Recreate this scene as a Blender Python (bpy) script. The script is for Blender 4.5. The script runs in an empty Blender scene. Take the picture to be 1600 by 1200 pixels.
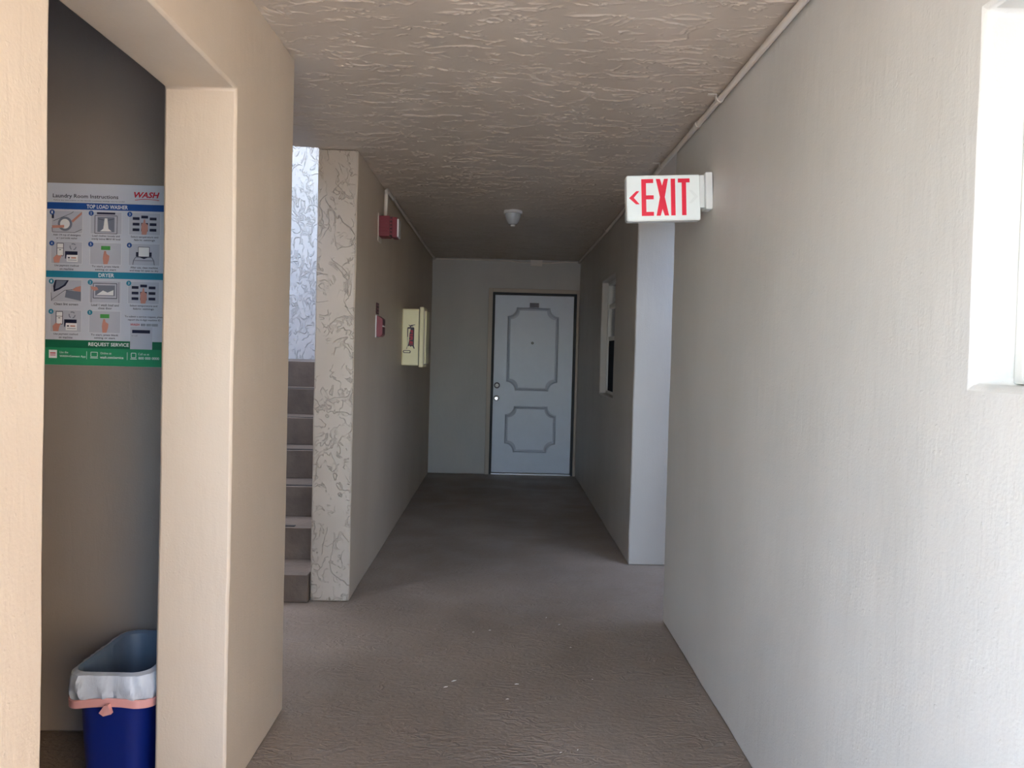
import bpy, bmesh, math, random
from mathutils import Vector, Matrix, noise as mnoise

random.seed(7)
S = bpy.context.scene
COL = S.collection

# ------------------------------------------------------------------ camera
H = 2.437            # ceiling height
XL, XR = -0.792, 0.872   # corridor walls
D_END = 8.666
cam_d = bpy.data.cameras.new('camera')
cam_d.sensor_fit = 'HORIZONTAL'
cam_d.sensor_width = 36.0
cam_d.lens = 36.0 * 1200.0 / 1600.0
cam_d.shift_y = -20.14 / 1600.0
cam_d.clip_start = 0.02
cam = bpy.data.objects.new('camera', cam_d)
COL.objects.link(cam)
ROLL, PITCH, YAW, CAMZ = 0.0258, 0.0220, 0.0150, 1.3647
fw = Vector((math.sin(YAW) * math.cos(PITCH), math.cos(YAW) * math.cos(PITCH), -math.sin(PITCH)))
r0 = Vector((math.cos(YAW), -math.sin(YAW), 0))
u0 = r0.cross(fw)
rr = r0 * math.cos(ROLL) + u0 * math.sin(ROLL)
uu = u0 * math.cos(ROLL) - r0 * math.sin(ROLL)
m = Matrix((rr, uu, -fw)).transposed().to_4x4()
m.translation = (0, 0, CAMZ)
cam.matrix_world = m
S.camera = cam

# ------------------------------------------------------------------ world, sun, exposure
SUN_EL, SUN_AZ = math.radians(56), math.radians(-75)     # azimuth from +Y towards +X
w = bpy.data.worlds.new('world')
S.world = w
w.use_nodes = True
nt = w.node_tree
nt.nodes.clear()
wo = nt.nodes.new('ShaderNodeOutputWorld')
wb = nt.nodes.new('ShaderNodeBackground')
sky = nt.nodes.new('ShaderNodeTexSky')
sky.sky_type = 'NISHITA'
sky.sun_disc = False
sky.sun_elevation = SUN_EL
sky.sun_rotation = SUN_AZ
sky.dust_density = 2.5
sky.air_density = 1.0
smx = nt.nodes.new('ShaderNodeMix')          # thin haze: pulls the whole sky evenly towards white
smx.data_type = 'RGBA'
smx.inputs[0].default_value = 0.2
smx.inputs[7].default_value = (1.55, 1.5, 1.45, 1)
nt.links.new(sky.outputs[0], smx.inputs[6])
nt.links.new(smx.outputs[2], wb.inputs[0])
wb.inputs[1].default_value = 0.85
nt.links.new(wb.outputs[0], wo.inputs[0])

sd = bpy.data.lights.new('sun', 'SUN')
sd.energy = 4.0
sd.color = (1.0, 0.94, 0.88)
sd.angle = math.radians(0.6)
sun = bpy.data.objects.new('sun', sd)
COL.objects.link(sun)
sdir = Vector((math.sin(SUN_AZ) * math.cos(SUN_EL), math.cos(SUN_AZ) * math.cos(SUN_EL), math.sin(SUN_EL)))
sun.rotation_euler = sdir.to_track_quat('Z', 'Y').to_euler()
sun.location = (0, 12, 20)

S.view_settings.view_transform = 'Standard'
S.view_settings.look = 'None'
S.view_settings.gamma = 1.0
S.view_settings.use_curve_mapping = False
S.view_settings.exposure = 2.5
cy = S.cycles
cy.max_bounces = 12
cy.diffuse_bounces = 9
cy.glossy_bounces = 5
cy.transparent_max_bounces = 12
cy.use_denoising = True
cy.sample_clamp_indirect = 6.0
cy.caustics_reflective = False
cy.caustics_refractive = False


# ------------------------------------------------------------------ material helpers
def lin(r, g, b):
    def f(c):
        c /= 255.0
        return c / 12.92 if c <= 0.04045 else ((c + 0.055) / 1.055) ** 2.4
    return (f(r), f(g), f(b), 1.0)


class NT:
    def __init__(self, name):
        self.m = bpy.data.materials.new(name)
        self.m.use_nodes = True
        self.t = self.m.node_tree
        self.b = self.t.nodes['Principled BSDF']
        self.tc = None

    def n(self, typ, **kw):
        x = self.t.nodes.new(typ)
        for k, v in kw.items():
            setattr(x, k, v)
        return x

    def link(self, a, b):
        self.t.links.new(a, b)

    def coord(self, scale=(1, 1, 1)):
        if self.tc is None:
            g = self.n('ShaderNodeNewGeometry')
            self.tc = g.outputs['Position']
        mp = self.n('ShaderNodeMapping')
        mp.inputs['Scale'].default_value = scale
        self.link(self.tc, mp.inputs['Vector'])
        return mp.outputs[0]

    def noise(self, scale, detail=3.0, vec=(1, 1, 1), dist=0.0, rough=0.5):
        x = self.n('ShaderNodeTexNoise')
        x.inputs['Scale'].default_value = scale
        x.inputs['Detail'].default_value = detail
        x.inputs['Roughness'].default_value = rough
        x.inputs['Distortion'].default_value = dist
        self.link(self.coord(vec), x.inputs['Vector'])
        return x.outputs['Fac']

    def math(self, op, a, b=None, clamp=False):
        x = self.n('ShaderNodeMath', operation=op, use_clamp=clamp)
        for i, v in enumerate((a, b)):
            if v is None:
                continue
            if isinstance(v, (int, float)):
                x.inputs[i].default_value = v
            else:
                self.link(v, x.inputs[i])
        return x.outputs[0]

    def smooth(self, v, lo, hi, a=0.0, b=1.0):
        x = self.n('ShaderNodeMapRange', interpolation_type='SMOOTHSTEP')
        self.link(v, x.inputs['Value'])
        x.inputs['From Min'].default_value = lo
        x.inputs['From Max'].default_value = hi
        x.inputs['To Min'].default_value = a
        x.inputs['To Max'].default_value = b
        return x.outputs[0]

    def ridge(self, scale, vec, level, width, mscale, mlo, mhi, dist=0.6):
        n = self.noise(scale, 3.0, vec, dist)
        d = self.math('ABSOLUTE', self.math('SUBTRACT', n, level))
        r = self.smooth(d, 0.0, width, 1.0, 0.0)
        mk = self.smooth(self.noise(mscale, 2.0, vec), mlo, mhi)
        return self.math('MULTIPLY', r, mk)

    def bump(self, h, strength, distance):
        x = self.n('ShaderNodeBump')
        x.inputs['Strength'].default_value = strength
        x.inputs['Distance'].default_value = distance
        self.link(h, x.inputs['Height'])
        self.link(x.outputs[0], self.b.inputs['Normal'])
        return x

    def mixcol(self, fac, c1, c2):
        x = self.n('ShaderNodeMix', data_type='RGBA')
        self.link(fac, x.inputs[0])
        x.inputs[6].default_value = c1
        x.inputs[7].default_value = c2
        self.link(x.outputs[2], self.b.inputs['Base Color'])


def plain(name, col, rough=0.5, metal=0.0, emit=None, estr=0.0, spec=0.5):
    q = NT(name)
    # a faint mottling so that no surface is perfectly uniform
    c2 = tuple(min(1.0, c * 0.93) for c in col[:3]) + (1.0,)
    q.mixcol(q.noise(9.0, 3.0), col, c2)
    q.b.inputs['Roughness'].default_value = rough
    q.b.inputs['Metallic'].default_value = metal
    q.b.inputs['Specular IOR Level'].default_value = spec
    if emit:
        q.b.inputs['Emission Color'].default_value = emit
        q.b.inputs['Emission Strength'].default_value = estr
    return q.m


M = {}


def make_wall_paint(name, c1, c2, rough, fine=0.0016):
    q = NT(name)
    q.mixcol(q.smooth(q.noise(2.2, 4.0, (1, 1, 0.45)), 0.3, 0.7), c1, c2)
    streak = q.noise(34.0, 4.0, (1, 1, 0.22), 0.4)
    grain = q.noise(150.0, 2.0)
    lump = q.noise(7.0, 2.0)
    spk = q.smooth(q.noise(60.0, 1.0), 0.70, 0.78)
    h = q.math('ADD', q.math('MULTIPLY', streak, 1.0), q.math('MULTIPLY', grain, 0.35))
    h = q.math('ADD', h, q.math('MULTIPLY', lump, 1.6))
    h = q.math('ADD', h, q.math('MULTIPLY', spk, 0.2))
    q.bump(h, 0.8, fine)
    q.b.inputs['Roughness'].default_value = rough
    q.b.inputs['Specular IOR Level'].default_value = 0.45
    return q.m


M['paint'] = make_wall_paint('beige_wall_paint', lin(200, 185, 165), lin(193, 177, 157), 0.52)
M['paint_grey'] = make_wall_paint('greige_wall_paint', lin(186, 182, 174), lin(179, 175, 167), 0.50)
M['paint_grey_lit'] = make_wall_paint('greige_wall_paint_lit', lin(206, 205, 198), lin(199, 198, 191), 0.50)  # greige lightened so the near right wall looks better lit
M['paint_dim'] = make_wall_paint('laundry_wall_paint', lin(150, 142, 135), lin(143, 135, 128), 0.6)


def make_trowel(name, c1, c2, rough, vecs, dist, sgn=1.0, width=0.022):
    """skip-trowelled stucco: thin raised ridges in loose patches"""
    q = NT(name)
    va, vb = vecs
    a = q.ridge(1.0, va, 0.50, width, 1.3, 0.42, 0.56, 1.2)
    b = q.ridge(1.0, vb, 0.44, width * 0.9, 1.7, 0.44, 0.58, 0.8)
    c = q.ridge(1.9, va, 0.56, width * 1.1, 1.1, 0.46, 0.60, 1.5)
    h = q.math('MAXIMUM', q.math('MAXIMUM', a, b), c)
    flat = q.noise(1.2, 3.0, va)
    grain = q.noise(90.0, 2.0)
    h2 = q.math('ADD', q.math('MULTIPLY', h, sgn), q.math('MULTIPLY', flat, 0.35))
    h2 = q.math('ADD', h2, q.math('MULTIPLY', grain, 0.06))
    q.bump(h2, 1.0, dist)
    q.mixcol(q.smooth(q.noise(3.0, 4.0), 0.3, 0.7), c1, c2)
    q.b.inputs['Roughness'].default_value = rough
    return q.m


M['ceiling'] = make_wall_paint('ceiling_paint', lin(190, 177, 161), lin(182, 169, 153), 0.5)


def make_plaster():
    """trowelled ceiling coat: the ridges are true displacement of a dense sheet"""
    q = NT('trowelled_ceiling_plaster')
    q.mixcol(q.smooth(q.noise(3.0, 4.0), 0.3, 0.7), lin(190, 177, 161), lin(182, 169, 153))
    q.b.inputs['Roughness'].default_value = 0.42
    va, vb = (4.5, 10.0, 1.0), (7.0, 15.0, 1.0)
    a = q.ridge(1.0, va, 0.50, 0.030, 0.9, 0.46, 0.60, 1.0)
    b = q.ridge(1.0, vb, 0.45, 0.030, 1.0, 0.48, 0.62, 0.7)
    c = q.ridge(1.0, vb, 0.57, 0.030, 0.8, 0.50, 0.64, 1.2)
    h = q.math('MAXIMUM', q.math('MAXIMUM', a, b), c)
    h = q.math('ADD', h, q.math('MULTIPLY', q.noise(1.0, 2.0, va), 0.5))
    d = q.n('ShaderNodeDisplacement')
    d.inputs['Midlevel'].default_value = 0.0
    d.inputs['Scale'].default_value = 0.0045
    q.link(h, d.inputs['Height'])
    o_ = [x for x in q.t.nodes if x.type == 'OUTPUT_MATERIAL'][0]
    q.link(d.outputs[0], o_.inputs['Displacement'])
    q.m.displacement_method = 'DISPLACEMENT'
    return q.m


M['plaster'] = make_plaster()
M['stucco'] = make_trowel('trowelled_beige_stucco', lin(186, 173, 156), lin(178, 165, 148), 0.55,
                          ((6, 6, 5.0), (12, 12, 9)), 0.0046, -1.0, 0.017)
M['white_stucco'] = make_trowel('white_outdoor_stucco', lin(208, 203, 196), lin(200, 195, 189), 0.7,
                                ((6, 6, 4.0), (9, 9, 6)), 0.010, 1.0, 0.04)

# floor: worn brown-grey concrete paint with trowel ripples
q = NT('brown_floor_paint')
big = q.smooth(q.noise(1.1, 5.0), 0.32, 0.68)
q.mixcol(big, lin(126, 112, 99), lin(142, 128, 115))
rip = q.ridge(9.0, (1.0, 2.0, 1), 0.5, 0.10, 3.0, 0.40, 0.62, 1.2)
fine = q.noise(45.0, 4.0, (1, 1.7, 1), 0.6)
h = q.math('ADD', q.math('MULTIPLY', rip, 0.55), q.math('MULTIPLY', fine, 1.0))
h = q.math('ADD', h, q.math('MULTIPLY', q.noise(5.0, 3.0), 1.2))
q.bump(h, 0.9, 0.0045)
rg = q.smooth(q.noise(3.0, 4.0), 0.3, 0.7, 0.46, 0.62)
q.link(rg, q.b.inputs['Roughness'])
M['floor'] = q.m

q = NT('pale_concrete')
q.mixcol(q.noise(2.0, 6.0), lin(204, 202, 198), lin(190, 188, 184))
q.bump(q.noise(60.0, 3.0), 0.6, 0.003)
q.b.inputs['Roughness'].default_value = 0.85
M['concrete'] = q.m
q = NT('stair_paint')
q.mixcol(q.smooth(q.noise(6.0, 5.0), 0.35, 0.7), lin(118, 104, 92), lin(100, 88, 78))
q.bump(q.noise(40.0, 4.0), 0.8, 0.004)
q.b.inputs['Roughness'].default_value = 0.5
M['stair'] = q.m

M['ochre'] = make_wall_paint('warm_bounce_paint', lin(200, 178, 150), lin(190, 168, 140), 0.7)  # for the added wall that bounces warm light
M['grey_blocker'] = make_wall_paint('grey_blocker_paint', lin(128, 138, 146), lin(116, 126, 134), 0.7)  # for the added wall that cuts the low sky
M['trim'] = plain('tan_frame_paint', lin(178, 164, 146), 0.45)
M['gap'] = plain('dark_weatherstrip', lin(42, 44, 46), 0.6)
M['door'] = plain('pale_door_paint', lin(222, 230, 240), 0.4)
M['moulding'] = plain('door_paint_shaded', lin(194, 202, 214), 0.4)  # door paint darkened: shade of the moulding edges put into the colour
M['plate'] = plain('dark_plate', lin(62, 58, 74), 0.4)
M['steel'] = plain('brushed_steel', lin(205, 205, 205), 0.3, 1.0)
M['black'] = plain('black_rubber', lin(22, 22, 24), 0.6)
M['white_plastic'] = plain('white_plastic', lin(226, 230, 228), 0.4)
M['sign_face'] = plain('sign_face_plastic', lin(238, 246, 244), 0.35, emit=lin(225, 244, 242), estr=0.012)
M['sign_relief'] = plain('sign_relief_plastic', lin(232, 240, 238), 0.35, emit=lin(225, 244, 242), estr=0.008)
M['sign_red'] = plain('sign_red_letter', lin(226, 30, 62), 0.4, emit=lin(255, 28, 66), estr=0.02)
M['alarm_red'] = plain('alarm_red_plastic', lin(120, 36, 48), 0.4)
M['alarm_dark'] = plain('alarm_dark_red', lin(70, 14, 26), 0.5)
M['lens'] = plain('clear_lens', lin(235, 235, 235), 0.15)
M['cream'] = plain('cream_plastic', lin(238, 230, 186), 0.42)
M['ink'] = plain('dark_purple_ink', lin(40, 24, 44), 0.5)
M['ink_red'] = plain('red_ink', lin(190, 30, 50), 0.5)
M['conduit'] = plain('painted_conduit', lin(214, 204, 190), 0.4)
M['fixture'] = plain('light_fixture_metal', lin(214, 214, 212), 0.4)
q = NT('frosted_glass')
q.b.inputs['Base Color'].default_value = lin(190, 194, 196)
q.b.inputs['Roughness'].default_value = 0.25
q.b.inputs['Transmission Weight'].default_value = 0.25
M['frosted'] = q.m
M['win_frame'] = plain('white_window_frame', lin(214, 214, 208), 0.4)
M['blind'] = plain('white_blind', lin(216, 214, 210), 0.7)
M['sky_film'] = plain('pale_blue_blind', lin(206, 226, 238), 0.6)
q = NT('window_glass')
q.t.nodes.remove(q.b)
out = [x for x in q.t.nodes if x.type == 'OUTPUT_MATERIAL'][0]
tr = q.n('ShaderNodeBsdfTransparent')
tr.inputs[0].default_value = (0.86, 0.9, 0.92, 1)
gl = q.n('ShaderNodeBsdfGlossy')
gl.inputs['Roughness'].default_value = 0.03
fr = q.n('ShaderNodeFresnel')
fr.inputs[0].default_value = 1.5
mx = q.n('ShaderNodeMixShader')
q.link(fr.outputs[0], mx.inputs[0])
q.link(tr.outputs[0], mx.inputs[1])
q.link(gl.outputs[0], mx.inputs[2])
q.link(mx.outputs[0], out.inputs[0])
M['glass'] = q.m
M['screen'] = plain('insect_screen_mesh', lin(40, 47, 58), 0.9, spec=0.1)
M['room_dark'] = plain('room_wall', lin(120, 122, 126), 0.8)
M['bin'] = plain('blue_bin_plastic', lin(12, 34, 112), 0.4)
q = NT('white_bag_plastic')
q.mixcol(q.noise(14.0, 3.0), lin(198, 207, 218), lin(180, 191, 204))
q.bump(q.noise(22.0, 3.0, (1, 1, 0.35), 1.0), 0.7, 0.006)
q.b.inputs['Roughness'].default_value = 0.35
M['bag'] = q.m
M['bag_inner'] = plain('thin_bag_film', lin(104, 122, 142), 0.4)
M['pink'] = plain('pink_drawstring', lin(216, 160, 156), 0.45)
# poster inks
M['paper'] = plain('poster_paper', lin(206, 214, 228), 0.5)
M['p_blue'] = plain('poster_blue', lin(34, 84, 162), 0.5)
M['p_teal'] = plain('poster_teal', lin(40, 140, 174), 0.5)
M['p_dgreen'] = plain('poster_dark_green', lin(26, 112, 82), 0.5)
M['p_green'] = plain('poster_green', lin(46, 152, 108), 0.5)
M['p_navy'] = plain('poster_navy_text', lin(30, 36, 66), 0.5)
M['p_red'] = plain('poster_red', lin(200, 36, 60), 0.5)
M['p_white'] = plain('poster_white', lin(240, 244, 248), 0.5)
M['p_panel'] = plain('poster_panel_grey', lin(192, 199, 214), 0.5)
M['p_grey'] = plain('poster_mid_grey', lin(122, 132, 152), 0.5)
M['p_skin'] = plain('poster_hand_tan', lin(206, 150, 138), 0.5)
M['p_btn'] = plain('poster_button_green', lin(84, 168, 92), 0.5)
M['flake'] = plain('paint_flake', lin(232, 228, 220), 0.6)


# ------------------------------------------------------------------ geometry helpers
class MB:
    def __init__(self):
        self.v, self.f = [], []

    def add(self, vs, fs):
        o = len(self.v)
        self.v += [tuple(p) for p in vs]
        self.f += [tuple(i + o for i in f) for f in fs]
        return self

    def box(self, x0, x1, y0, y1, z0, z1):
        vs = [(x0, y0, z0), (x1, y0, z0), (x1, y1, z0), (x0, y1, z0), (x0, y0, z1), (x1, y0, z1), (x1, y1, z1), (x0, y1, z1)]
        return self.add(vs, [(0, 3, 2, 1), (4, 5, 6, 7), (0, 1, 5, 4), (1, 2, 6, 5), (2, 3, 7, 6), (3, 0, 4, 7)])

    def prism_y(self, pts, y0, y1):
        """polygon in x,z (any order) extruded from y0 (front, towards the camera) to y1"""
        ar = sum(pts[i][0] * pts[(i + 1) % len(pts)][1] - pts[(i + 1) % len(pts)][0] * pts[i][1] for i in range(len(pts)))
        if ar < 0:
            pts = pts[::-1]
        n = len(pts)
        vs = [(p[0], y0, p[1]) for p in pts] + [(p[0], y1, p[1]) for p in pts]
        fs = [tuple(range(n)), tuple(range(2 * n - 1, n - 1, -1))]
        for i in range(n):
            j = (i + 1) % n
            fs.append((j, i, n + i, n + j))
        return self.add(vs, fs)

    def tube(self, pts, r, seg=10):
        pts = [Vector(p) for p in pts]
        rings = []
        for i, p in enumerate(pts):
            a = pts[max(0, i - 1)]
            b = pts[min(len(pts) - 1, i + 1)]
            t = (b - a).normalized()
            s = Vector((0, 0, 1)) if abs(t.z) < 0.9 else Vector((1, 0, 0))
            e1 = t.cross(s).normalized()
            e2 = e1.cross(t).normalized()
            rings.append([p + (e1 * math.cos(k * 2 * math.pi / seg) + e2 * math.sin(k * 2 * math.pi / seg)) * r for k in range(seg)])
        vs = [v for ring in rings for v in ring]
        fs = []
        for i in range(len(pts) - 1):
            for k in range(seg):
                k2 = (k + 1) % seg
                fs.append((i * seg + k, (i + 1) * seg + k, (i + 1) * seg + k2, i * seg + k2))
        fs.append(tuple(range(seg)))
        fs.append(tuple(range(len(vs) - 1, len(vs) - seg - 1, -1)))
        return self.add(vs, fs)

    def lathe(self, prof, c, axis='z', seg=28):
        """prof: list of (radius, offset along axis)"""
        vs, fs = [], []
        for (r, a) in prof:
            for k in range(seg):
                t = 2 * math.pi * k / seg
                x, y = r * math.cos(t), r * math.sin(t)
                vs.append({'z': (c[0] + x, c[1] + y, c[2] + a), 'y': (c[0] + x, c[1] + a, c[2] + y), 'x': (c[0] + a, c[1] + x, c[2] + y)}[axis])
        n = len(prof)
        for i in range(n - 1):
            for k in range(seg):
                k2 = (k + 1) % seg
                fs.append((i * seg + k, i * seg + k2, (i + 1) * seg + k2, (i + 1) * seg + k))
        fs.append(tuple(range(seg - 1, -1, -1)))
        fs.append(tuple(range((n - 1) * seg, n * seg)))
        return self.add(vs, fs)

    def build(self, name, mat, parent=None, bevel=0.0, smooth=False, segs=2):
        me = bpy.data.meshes.new(name)
        off = Vector(parent['_o']) if parent is not None and '_o' in parent else Vector((0, 0, 0))
        me.from_pydata([tuple(Vector(p) - off) for p in self.v], [], self.f)
        bm = bmesh.new()
        bm.from_mesh(me)
        bmesh.ops.recalc_face_normals(bm, faces=bm.faces)
        bm.to_mesh(me)
        bm.free()
        me.materials.append(mat)
        if smooth:
            me.polygons.foreach_set('use_smooth', [True] * len(me.polygons))
            try:
                me.set_sharp_from_angle(angle=math.radians(40))
            except Exception:
                pass
        o = bpy.data.objects.new(name, me)
        COL.objects.link(o)
        if parent is not None:
            o.parent = parent
            ORIG[o] = off
        if bevel:
            b = o.modifiers.new('bevel', 'BEVEL')
            b.width = bevel
            b.segments = segs
            b.limit_method = 'ANGLE'
            b.angle_limit = math.radians(40)
        return o


ORIG = {}
_build = MB.build


def part(mb, name, mat, parent, bevel=0.0, smooth=False, segs=2):
    """a part (or sub-part) of a thing; vertices are given in scene coordinates"""
    off = OFF[parent]
    q2 = MB()
    q2.v = [tuple(Vector(p) - off) for p in mb.v]
    q2.f = mb.f
    o = _build(q2, name, mat, None, bevel, smooth, segs)
    o.parent = parent
    OFF[o] = off
    return o


OFF = {}


def tag(o, label=None, cat=None, group=None, kind=None):
    if label:
        o['label'] = label
    if cat:
        o['category'] = cat
    if group:
        o['group'] = group
    if kind:
        o['kind'] = kind
    return o


def thing(name, loc, label, cat, kind=None, group=None):
    o = bpy.data.objects.new(name, None)
    o.empty_display_size = 0.05
    COL.objects.link(o)
    o.location = loc
    OFF[o] = Vector(loc)
    return tag(o, label, cat, group, kind)


def wobble(p, amp=0.003):
    v = mnoise.noise_vector(Vector(p) * 2.3) * amp + mnoise.noise_vector(Vector(p) * 9.0) * amp * 0.45
    return Vector(p) + v


def cells(lo, hi, cuts, step):
    ks = sorted(set([lo, hi] + [c for c in cuts if lo < c < hi]))
    out_ = [ks[0]]
    for a, b in zip(ks[:-1], ks[1:]):
        n = max(1, int(math.ceil((b - a) / step)))
        for i in range(1, n + 1):
            out_.append(a + (b - a) * i / n)
    return out_


def slab(name, axis, a0, a1, u, v, holes, mat, label, cat='wall', step=0.07, bevel=0.008, amp=0.003, alt=None, kind='structure'):
    """a plastered slab with openings. axis: the thin direction; (u, v) the ranges along the other two axes; holes: (u0,u1,v0,v1)"""
    us = cells(u[0], u[1], [h[0] for h in holes] + [h[1] for h in holes], step)
    vs = cells(v[0], v[1], [h[2] for h in holes] + [h[3] for h in holes], step)

    def filled(i, j):
        if i < 0 or j < 0 or i >= len(us) - 1 or j >= len(vs) - 1:
            return False
        cu, cv = (us[i] + us[i + 1]) / 2, (vs[j] + vs[j + 1]) / 2
        return not any(h[0] < cu < h[1] and h[2] < cv < h[3] for h in holes)

    verts, idx, faces = [], {}, []

    def vid(i, j, k):
        key = (i, j, k)
        if key not in idx:
            a = (a0, a1)[k]
            p = {'x': (a, us[i], vs[j]), 'y': (us[i], a, vs[j]), 'z': (us[i], vs[j], a)}[axis]
            idx[key] = len(verts)
            verts.append(tuple(wobble(p, amp)) if amp else p)
        return idx[key]

    for i in range(len(us) - 1):
        for j in range(len(vs) - 1):
            if not filled(i, j):
                continue
            faces.append((vid(i, j, 0), vid(i + 1, j, 0), vid(i + 1, j + 1, 0), vid(i, j + 1, 0)))
            faces.append((vid(i, j, 1), vid(i, j + 1, 1), vid(i + 1, j + 1, 1), vid(i + 1, j, 1)))
            for di, dj, e in ((-1, 0, ((i, j), (i, j + 1))), (1, 0, ((i + 1, j), (i + 1, j + 1))), (0, -1, ((i, j), (i + 1, j))), (0, 1, ((i, j + 1), (i + 1, j + 1)))):
                if not filled(i + di, j + dj):
                    (p, q_), (r, s) = e
                    faces.append((vid(p, q_, 0), vid(r, s, 0), vid(r, s, 1), vid(p, q_, 1)))
    mb = MB()
    mb.v, mb.f = verts, faces
    o = mb.build(name, mat, None, bevel, True)
    if alt:
        me = o.data
        me.materials.append(alt[0])
        for p in me.polygons:
            if p.normal.dot(Vector(alt[1])) > 0.8:
                p.material_index = 1
    tag(o, label, cat, None, kind)
    return o


# ------------------------------------------------------------------ structure
Y0 = 0.0                       # street face of the walls
YR = -1.5                          # edge of the overhang, added out of view to cut the high sky
YW = 0.35                         # street end of the right wall
YP = 1.7                          # painted floor begins; pale ground is brought in to here to bounce light
YF = 0.0                          # edge of the painted floor
slab('floor', 'z', -0.2, 0.0, (-4.8, 2.6), (YF, 8.87), [(XL, XR, YF - 1, YP)], M['floor'], 'brown-grey painted concrete corridor floor', 'floor', step=0.12, amp=0.003)
slab('ceiling', 'z', H, H + 0.32, (-4.8, 2.6), (YR, 8.87), [(-4.6, -1.004, Y0 + 0.2, 2.887), (-2.25, -1.003, 4.11, 7.25), (-2.25, -1.17, 3.0, 3.9), (1.42, 2.4, 2.8, 4.85)], M['ceiling'],  # overhang, light well and second stair opening added out of view to shape daylight
     'beige ceiling with raised trowelled ridges', 'ceiling', step=0.12, amp=0.003)
cl_ob = bpy.data.objects['ceiling']
OFF[cl_ob] = Vector((0, 0, 0))


def sheet_mesh(name, x0, x1, y0, y1, dx, dy):
    nx, ny = int((x1 - x0) / dx), int((y1 - y0) / dy)
    vs = [(x0 + (x1 - x0) * i / nx, y0 + (y1 - y0) * j / ny, H - 0.003) for j in range(ny + 1) for i in range(nx + 1)]
    fs = [(j * (nx + 1) + i, (j + 1) * (nx + 1) + i, (j + 1) * (nx + 1) + i + 1, j * (nx + 1) + i + 1) for j in range(ny) for i in range(nx)]
    me = bpy.data.meshes.new(name)
    me.from_pydata(vs, [], fs)
    me.materials.append(M['plaster'])
    me.polygons.foreach_set('use_smooth', [True] * len(me.polygons))
    o = bpy.data.objects.new(name, me)
    COL.objects.link(o)
    o.parent = cl_ob
    OFF[o] = Vector((0, 0, 0))
    return o


sheet_mesh('plaster_coat', -1.115, 1.19, 1.9, 4.105, 0.004, 0.003)
sheet_mesh('plaster_coat', XL, XR, 4.105, 5.4, 0.005, 0.0035)
sheet_mesh('plaster_coat', XL, XR, 5.4, D_END, 0.008, 0.006)
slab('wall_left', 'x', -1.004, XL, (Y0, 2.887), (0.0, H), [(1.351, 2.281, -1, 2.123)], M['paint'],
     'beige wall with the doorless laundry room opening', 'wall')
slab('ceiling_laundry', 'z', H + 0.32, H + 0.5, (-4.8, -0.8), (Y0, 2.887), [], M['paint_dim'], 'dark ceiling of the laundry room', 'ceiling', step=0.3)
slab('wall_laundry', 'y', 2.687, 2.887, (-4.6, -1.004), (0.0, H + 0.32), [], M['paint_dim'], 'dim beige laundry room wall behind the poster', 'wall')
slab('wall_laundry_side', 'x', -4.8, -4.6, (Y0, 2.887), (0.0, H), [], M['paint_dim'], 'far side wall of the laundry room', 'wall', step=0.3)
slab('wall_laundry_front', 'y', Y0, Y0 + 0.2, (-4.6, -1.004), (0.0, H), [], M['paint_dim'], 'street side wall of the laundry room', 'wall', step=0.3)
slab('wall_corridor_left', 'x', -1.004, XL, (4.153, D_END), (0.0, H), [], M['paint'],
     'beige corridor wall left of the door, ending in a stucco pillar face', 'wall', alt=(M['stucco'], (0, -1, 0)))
NW = (0.50, 1.408, 1.331, 2.015)
FW = (5.93, 6.74, 1.042, 2.012)
slab('wall_right', 'x', XR, 1.082, (YW, 3.9425), (0.0, H), [NW], M['paint_grey_lit'], 'long beige wall carrying the exit sign', 'wall', bevel=0.012)
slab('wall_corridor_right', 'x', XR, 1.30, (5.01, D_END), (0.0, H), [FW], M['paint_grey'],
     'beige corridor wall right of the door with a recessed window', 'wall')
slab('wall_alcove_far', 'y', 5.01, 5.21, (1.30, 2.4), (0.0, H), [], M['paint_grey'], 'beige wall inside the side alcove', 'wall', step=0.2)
slab('wall_added_lightwell', 'y', 2.40, 2.60, (1.082, 2.4), (0.0, H), [], M['paint'], 'near wall of the added, unseen light well behind the right wall', 'wall', step=0.2)  # light well is added, unseen, to light the pier; beige warms its light
slab('wall_sun_block_right', 'x', 1.0, 1.2, (2.4, 8.87), (H + 0.32, 7.8), [], M['paint_grey'], 'added unseen wall over the passage that keeps sun out of the light well', 'wall', step=0.3)  # added out of view to shade the light well from the sun
slab('wall_sun_block_well', 'y', 5.01, 5.21, (1.2, 2.6), (H + 0.32, 7.8), [], M['paint_grey'], 'added unseen wall above the light well that keeps sun out of it', 'wall', step=0.3)  # also added, unseen, to shade the light well
slab('wall_apartment_back', 'x', 2.4, 2.6, (YW, 8.87), (0.0, H), [], M['paint'], 'back wall of the rooms behind the windows', 'wall', step=0.4)
slab('wall_apartment_front', 'y', YW, YW + 0.14, (1.082, 2.4), (0.0, H), [], M['paint'], 'street side wall of the apartment', 'wall', step=0.3)
DX0, DX1, DZ1 = -0.079, 0.813, 2.032      # door leaf
FRW = 0.018                                # gap between leaf and frame
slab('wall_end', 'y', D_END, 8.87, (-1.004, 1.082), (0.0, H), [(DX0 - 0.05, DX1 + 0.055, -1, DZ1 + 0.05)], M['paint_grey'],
     'beige end wall around the pale door', 'wall')
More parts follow.
